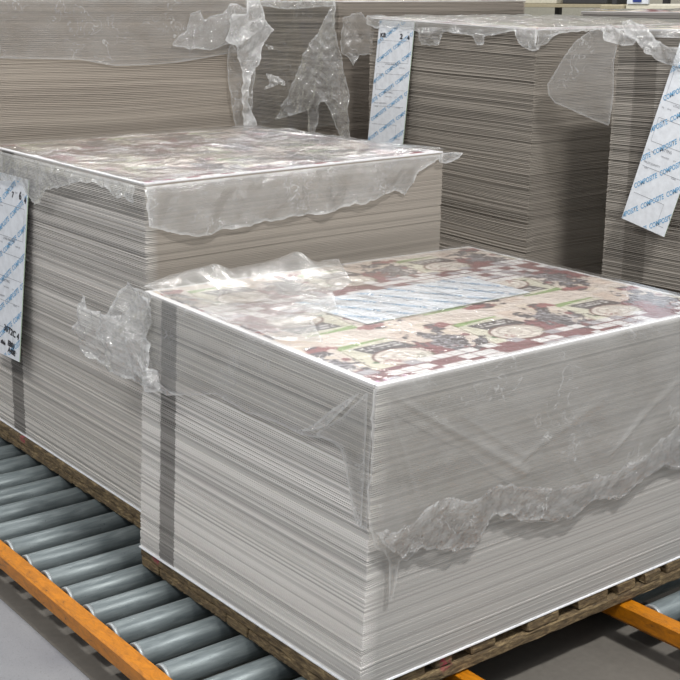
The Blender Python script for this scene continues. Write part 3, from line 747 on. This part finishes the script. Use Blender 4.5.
S6H = [(1.083, 1.505), (1.034, 1.515), (0.968, 1.49), (0.915, 1.441), (0.848, 1.418), (0.70, 1.418), (0.70, 1.368), (0.834, 1.351), (0.886, 1.363), (0.956, 1.404), (0.999, 1.439), (1.056, 1.463)]
film('loose_flap', jag(S6H, .004, .02, None, 8), hang_x(2.15, .018, .07, 94), F_MILKY, f6, .006)
film('side_film', [(1.118, 1.475), (.14, 1.49), (.14, 1.42), (.5, 1.44), (.8, 1.45), (1.1, 1.45)], left_fn(S6, .006, .012, .08, 95), F_CRUMP, f6, .01)
film('top_film', [(-.01, -.01), (S6.w, -.01), (S6.w, S6.l), (-.01, S6.l)], top_fn(S6, .012, .09, 96, .007), F_TOP, f6, .018)
film_far = film('plastic_film', [(-.01, -.01), (S7.w, -.01), (S7.w, S7.l), (-.01, S7.l)], top_fn(S7, .012, .09, 97, .007), F_CRUMP, None, .03)
tag(film_far, 'film lying on the farthest stack top at the upper right', 'plastic film')

# ---------------------------------------------------------------- label cards
def text_mesh(txt, size, bold=0.0):
    cu = bpy.data.curves.new('t', 'FONT'); cu.body = txt; cu.size = size; cu.offset = bold
    cu.resolution_u = 2
    o = bpy.data.objects.new('t', cu); COL.objects.link(o)
    dg = bpy.context.evaluated_depsgraph_get(); me = bpy.data.meshes.new_from_object(o.evaluated_get(dg))
    bpy.data.objects.remove(o); bpy.data.curves.remove(cu)
    return me
CW, CH = .26, .70
_cache = {}
def stamp(items, clip=True):
    """items: (text, size, x, y, angle, bold) in card metres -> bmesh clipped to the card"""
    bm = bmesh.new()
    for txt, size, x, y, ang, bold in items:
        key = (txt, size, bold)
        if key not in _cache: _cache[key] = text_mesh(txt, size, bold)
        me = _cache[key]; n0 = len(bm.verts)
        b2 = bmesh.new(); b2.from_mesh(me)
        b2.transform(Matrix.Translation((x, y, 0)) @ Matrix.Rotation(ang, 4, 'Z') @ Matrix.Diagonal((.78 if txt == 'COMPOSITE' else 1, 1, 1, 1)))
        t = bpy.data.meshes.new('x'); b2.to_mesh(t); b2.free(); bm.from_mesh(t); bpy.data.meshes.remove(t)
    if clip:
        for co, no in (((.003, 0, 0), (-1, 0, 0)), ((CW-.003, 0, 0), (1, 0, 0)), ((0, .003, 0), (0, -1, 0)), ((0, CH-.003, 0), (0, 1, 0))):
            bmesh.ops.bisect_plane(bm, geom=bm.verts[:]+bm.edges[:]+bm.faces[:], plane_co=co, plane_no=no, clear_outer=True)
    return bm
def lines_bm(lines, w=.0012):
    bm = bmesh.new()
    for x0, y0, x1, y1 in lines:
        d = Vector((x1-x0, y1-y0)); n = Vector((-d.y, d.x)).normalized()*w/2
        bm.faces.new([bm.verts.new((x0-n.x, y0-n.y, 0)), bm.verts.new((x1-n.x, y1-n.y, 0)), bm.verts.new((x1+n.x, y1+n.y, 0)), bm.verts.new((x0+n.x, y0+n.y, 0))])
    return bm
def card(name, quad, label, hand, thick=.003, tip=None, bend=0.0, rows=True):
    """quad: world corners bottom-left, bottom-right, top-right, top-left as one faces the card"""
    q = [Vector(v) for v in quad]
    nrm = (q[1]-q[0]).cross(q[3]-q[0]).normalized()
    def mp(u, v, h):
        a, b = u/CW, v/CH
        p = q[0]*(1-a)*(1-b)+q[1]*a*(1-b)+q[2]*a*b+q[3]*(1-a)*b
        return p+nrm*(h+bend*4*b*(1-b))
    root = empty(name, tuple(q[0]), label, 'label card')
    nv = 14; vv = []; ff = []
    for h in (0, thick):
        for j in range(nv+1):
            for u in (0, CW): vv.append(mp(u, CH*j/nv, h))
    K = 2*(nv+1)
    for j in range(nv):
        a = 2*j; ff += [(a, a+2, a+3, a+1), (K+a, K+a+1, K+a+3, K+a+2), (a, K+a, K+a+2, a+2), (a+1, a+3, K+a+3, K+a+1)]
    ff += [(0, 1, K+1, K), (2*nv, K+2*nv, K+2*nv+1, 2*nv+1)]
    me = mesh_from('card', vv, ff)
    for p in me.polygons: p.material_index = 1 if abs(p.normal.dot((q[1]-q[0]).normalized())) > .8 else 0
    face = bmesh.new(); face.from_mesh(me)
    def ink(nm, bm, mi, h):
        for v in bm.verts: v.co = mp(v.co.x, v.co.y, thick+h)
        bmesh.ops.recalc_face_normals(bm, faces=bm.faces)
        for f_ in bm.faces: f_.material_index = mi
        t = bpy.data.meshes.new(nm); bm.to_mesh(t); bm.free(); face.from_mesh(t); bpy.data.meshes.remove(t)
    ang = math.radians(34.5); it = []
    step = .112
    for k in range(-3, 8):
        for j in range(-1, 4):
            d = j*.137+(k % 3)*.05-.03
            x = d*math.cos(ang); y = k*step+d*math.sin(ang)
            if y > CH or x > CW: continue
            it.append(('COMPOSITE', .029, x, y, ang, .0006))
    ink('blue_print', stamp(it), 2, .0006)
    small = [('SHEET', .011, .115, .655, 0, 0), ('No.', .008, .02, .638, 0, 0), ('MACHINE', .008, .07, .638, 0, 0), ('DATE', .008, .155, .638, 0, 0), ('QTY', .008, .215, .638, 0, 0), ('NOTES', .007, .035, .575, 0, 0),
             ('LITHO PRINTING', .013, .075, .452, 0, 0), ('No.', .008, .02, .436, 0, 0), ('OF PG.', .008, .05, .436, 0, 0), ('SHEETS', .008, .115, .436, 0, 0), ('OPERATOR', .008, .18, .436, 0, 0), ('NOTES', .007, .035, .39, 0, 0),
             ('CUTTING', .015, .085, .29, 0, 0), ('No.', .008, .02, .275, 0, 0), ('OPER.', .008, .04, .272, 0, 0), ('TIME & DATE', .008, .1, .268, 0, 0), ('QTY', .008, .17, .268, 0, 0), ('PALLET QUANTITY', .011, .02, .228, 0, 0), ('NAME', .008, .03, .208, 0, 0), ('SIGNED', .008, .19, .208, 0, 0)]
    ink('form_print', stamp(small), 3, .0010)
    ln = [(.02, .588, .24, .588), (.02, .465, .24, .465), (.02, .588, .02, .465), (.24, .588, .24, .465), (.02, .40, .24, .40), (.02, .31, .24, .31), (.02, .40, .02, .31), (.02, .215, .24, .215), (.02, .11, .20, .11), (.2, .11, .2, .03), (.2, .03, .24, .03)]
    ink('ruled_lines', lines_bm(ln), 3, .0008)
    if hand: ink('handwriting', stamp(hand), 4, .0014)
    face.to_mesh(me); face.free()
    link('card_sheet', me, [M_CARD, M_GREEN, M_BLUE, M_FAINT, M_INK], root)
    return root
card('label_card', [(2.165, 2.522, .922), (2.165, 2.275, .931), (2.188, 2.24, 1.486), (2.188, 2.479, 1.491)], 'upright white card with blue diagonal lettering and a handwritten 2, at back centre', [('KB', .034, .018, .605, .05, .0012), ('2', .040, .165, .602, 0, .0014), ('4', .034, .22, .598, .1, .0014)])
card('label_card', [(2.12, .986, .775), (2.12, .790, .732), (2.184, .62, 1.415), (2.184, .822, 1.46)], 'white card with blue diagonal lettering hanging slanted at the right edge', [])
card('label_card', [(.078, 2.252, .312), (.085, 2.002, .315), (.121, 1.936, .981), (.121, 2.185, .983)], 'white card with a handwritten 6 hanging at the left edge on the middle stack', [('6', .042, .19, .62, 0, .0012), ('4', .03, .235, .612, 0, .0014), ('7', .03, .13, .62, 0, .001), ('30T2C 4', .036, .12, .10, -.12, .0012), ('EB01', .028, .16, .048, -.1, .0016), ('A40E', .028, .165, .022, -.1, .0016), ('slide', .022, .10, .045, -.1, .0012)])
Z1 = lambda x, y, h=.0065: float(S1.P(np.array([(x-.02)/1.31]), np.array([(y+.008)/1.0]), np.array([1.0]))[0][2])+h
cq = [(.30, .66), (.335, .385), (.975, .40), (.965, .645)]
card('label_card', [(x, y, Z1(x, y)) for x, y in (cq[0], cq[1], cq[2], cq[3])], 'white card with rows of blue lettering lying flat on the nearest stack under film', [], thick=.0012)

# ---------------------------------------------------------------- setting
fl = box_obj('floor', (-6, -6, FLOOR_Z-.1), (12, 14, FLOOR_Z), M_FLOOR); tag(fl, kind='structure')
t_ = box_obj('shade_strip_1', (-.337, -6, FLOOR_Z), (1.95, 11, FLOOR_Z+.0015), M_DIRT_SHADE); tag(t_, kind='structure')  # dark strip deepening the shade under the conveyors, edge on the rail's shadow line
w = box_obj('wall_back', (-6, 12, FLOOR_Z), (12, 12.15, 5.2), M_WALL); tag(w, kind='structure')
w = box_obj('wall_right', (9.8, -6, FLOOR_Z), (9.95, 12, 5.2), M_WALL); tag(w, kind='structure')
# low equipment behind the stacks at the upper right
r = empty('machine_cabinet', (6.5, 4.2, FLOOR_Z), 'low cream machine casing far behind the right edge stack', 'machine')
box_obj('casing', (6.5, 1.8, FLOOR_Z), (7.3, 4.50, 1.535), M_WALL, r, .01)
box_obj('side_panel', (6.5, 4.515, FLOOR_Z), (7.3, 4.75, 1.53), M_TAN, r, .01)
box_obj('ledge', (6.46, 1.8, 1.40), (6.4985, 4.50, 1.49), M_WALL, r, .004)
r = empty('storage_rack', (6.9, 4.9, FLOOR_Z), 'dark storage rack far behind at upper right, left of the cream machine', 'rack')
box_obj('shelf', (6.9, 4.9, 1.50), (7.6, 7.4, 1.53), M_TAN, r, .003)
box_obj('shelf', (6.9, 4.9, .70), (7.6, 7.4, .73), M_TAN, r, .003)
for yy in (4.9, 6.1, 7.35): box_obj('upright', (6.89, yy, FLOOR_Z), (6.94, yy+.05, 2.2), M_BLACKISH, r, .003)
for yy in (4.9, 6.1, 7.35): box_obj('upright', (7.56, yy, FLOOR_Z), (7.61, yy+.05, 2.2), M_BLACKISH, r, .003)
for k, (yy, c, lab) in enumerate(((5.05, M_BLACKISH, 'dark storage box on the far rack, nearest the cream machine'), (5.6, M_WALL, 'pale storage box in the middle of the far rack'), (6.25, M_BLACKISH, 'dark storage box on the left end of the far rack'))):
    bm = bmesh.new(); box_bm(bm, (6.95, yy, 1.5305), (7.45, yy+.48, 1.83), .01, 2); box_bm(bm, (6.94, yy-.01, 1.78), (7.46, yy+.49, 1.84), .006, 1)
    me = bpy.data.meshes.new('storage_box'); bm.to_mesh(me); bm.free(); tag(link('storage_box', me, c), lab, 'box')
# small blue and white sign on the casing top
s = empty('small_sign', (6.49, 4.4, 1.54), 'small white sign with a blue mark on top of the cream machine', 'sign')
box_obj('plate', (6.49, 4.28, 1.5355), (6.51, 4.48, 1.70), M_CARD, s, .002)
box_obj('mark', (6.484, 4.34, 1.55), (6.4895, 4.42, 1.60), M_SIGNBLUE, s)

# ---------------------------------------------------------------- light
wd = bpy.data.worlds.new('hall'); SC.world = wd; wd.use_nodes = True
bg = wd.node_tree.nodes['Background']; bg.inputs[0].default_value = (.93, .96, 1.0, 1); bg.inputs[1].default_value = .50
def lamp(name, loc, sx, sy, power, label, col=(1, .98, .95)):
    ld = bpy.data.lights.new(name, 'AREA'); ld.shape = 'RECTANGLE'; ld.size = sx; ld.size_y = sy; ld.energy = power; ld.color = col
    o = bpy.data.objects.new(name, ld); COL.objects.link(o); o.location = loc
    tag(o, label, 'lamp'); return o
a = lamp('ceiling_light', (.4, -2.3, 5.0), .8, .3, 325, 'ceiling light over the near end of the conveyors')
lamp('ceiling_light', (-3.2, 1.0, 5.0), .5, 1.8, 135, 'ceiling light over the aisle left of the conveyors')
lamp('ceiling_light', (4.6, 4.6, 5.0), .5, 1.8, 120, 'ceiling light over the far right stacks')
lamp('ceiling_light', (.8, 4.6, 5.0), .5, 1.8, 110, 'ceiling light behind the back left stack')

for k, (x, y, w_) in enumerate(((-3.4, -3.0, 'front left'), (-3.2, 5.2, 'far left'), (-.6, 8.2, 'far end'), (3.4, 1.2, 'right middle'), (5.0, -2.6, 'front right'), (3.2, 8.0, 'far right'))):  # extra unseen lamps, added for glints on the film and soft fill
    lamp('ceiling_light', (x, y, 5.0), .16, 1.5, 62, 'narrow ceiling light added for film glints, %s of the hall' % w_)

# ---------------------------------------------------------------- camera
cam = bpy.data.cameras.new('camera'); co = bpy.data.objects.new('camera', cam); COL.objects.link(co)
f, cx, cy, yaw, pitch, roll = 1254.1566, 253.805265, 288.901993, .951229403, -.229121725, -.00220305901
d = Vector((math.cos(yaw)*math.cos(pitch), math.sin(yaw)*math.cos(pitch), math.sin(pitch)))
r0 = Vector((math.sin(yaw), -math.cos(yaw), 0)); u0 = r0.cross(d)
rr = r0*math.cos(roll)+u0*math.sin(roll); uu = -r0*math.sin(roll)+u0*math.cos(roll)
M = Matrix((rr, uu, -d)).transposed().to_4x4(); M.translation = Vector((-1.7545163, -2.0323867, 1.59947534))
co.matrix_world = M
cam.sensor_width = 36; cam.sensor_fit = 'HORIZONTAL'; cam.lens = f/680*36
cam.shift_x = (340-cx)/680; cam.shift_y = (cy-340)/680
cam.clip_start = .05; cam.clip_end = 60
SC.camera = co
SC.view_settings.view_transform = 'Standard'; SC.view_settings.look = 'None'
SC.view_settings.gamma = 1; SC.view_settings.use_curve_mapping = False
SC.view_settings.exposure = .0
SC.cycles.transparent_max_bounces = 24
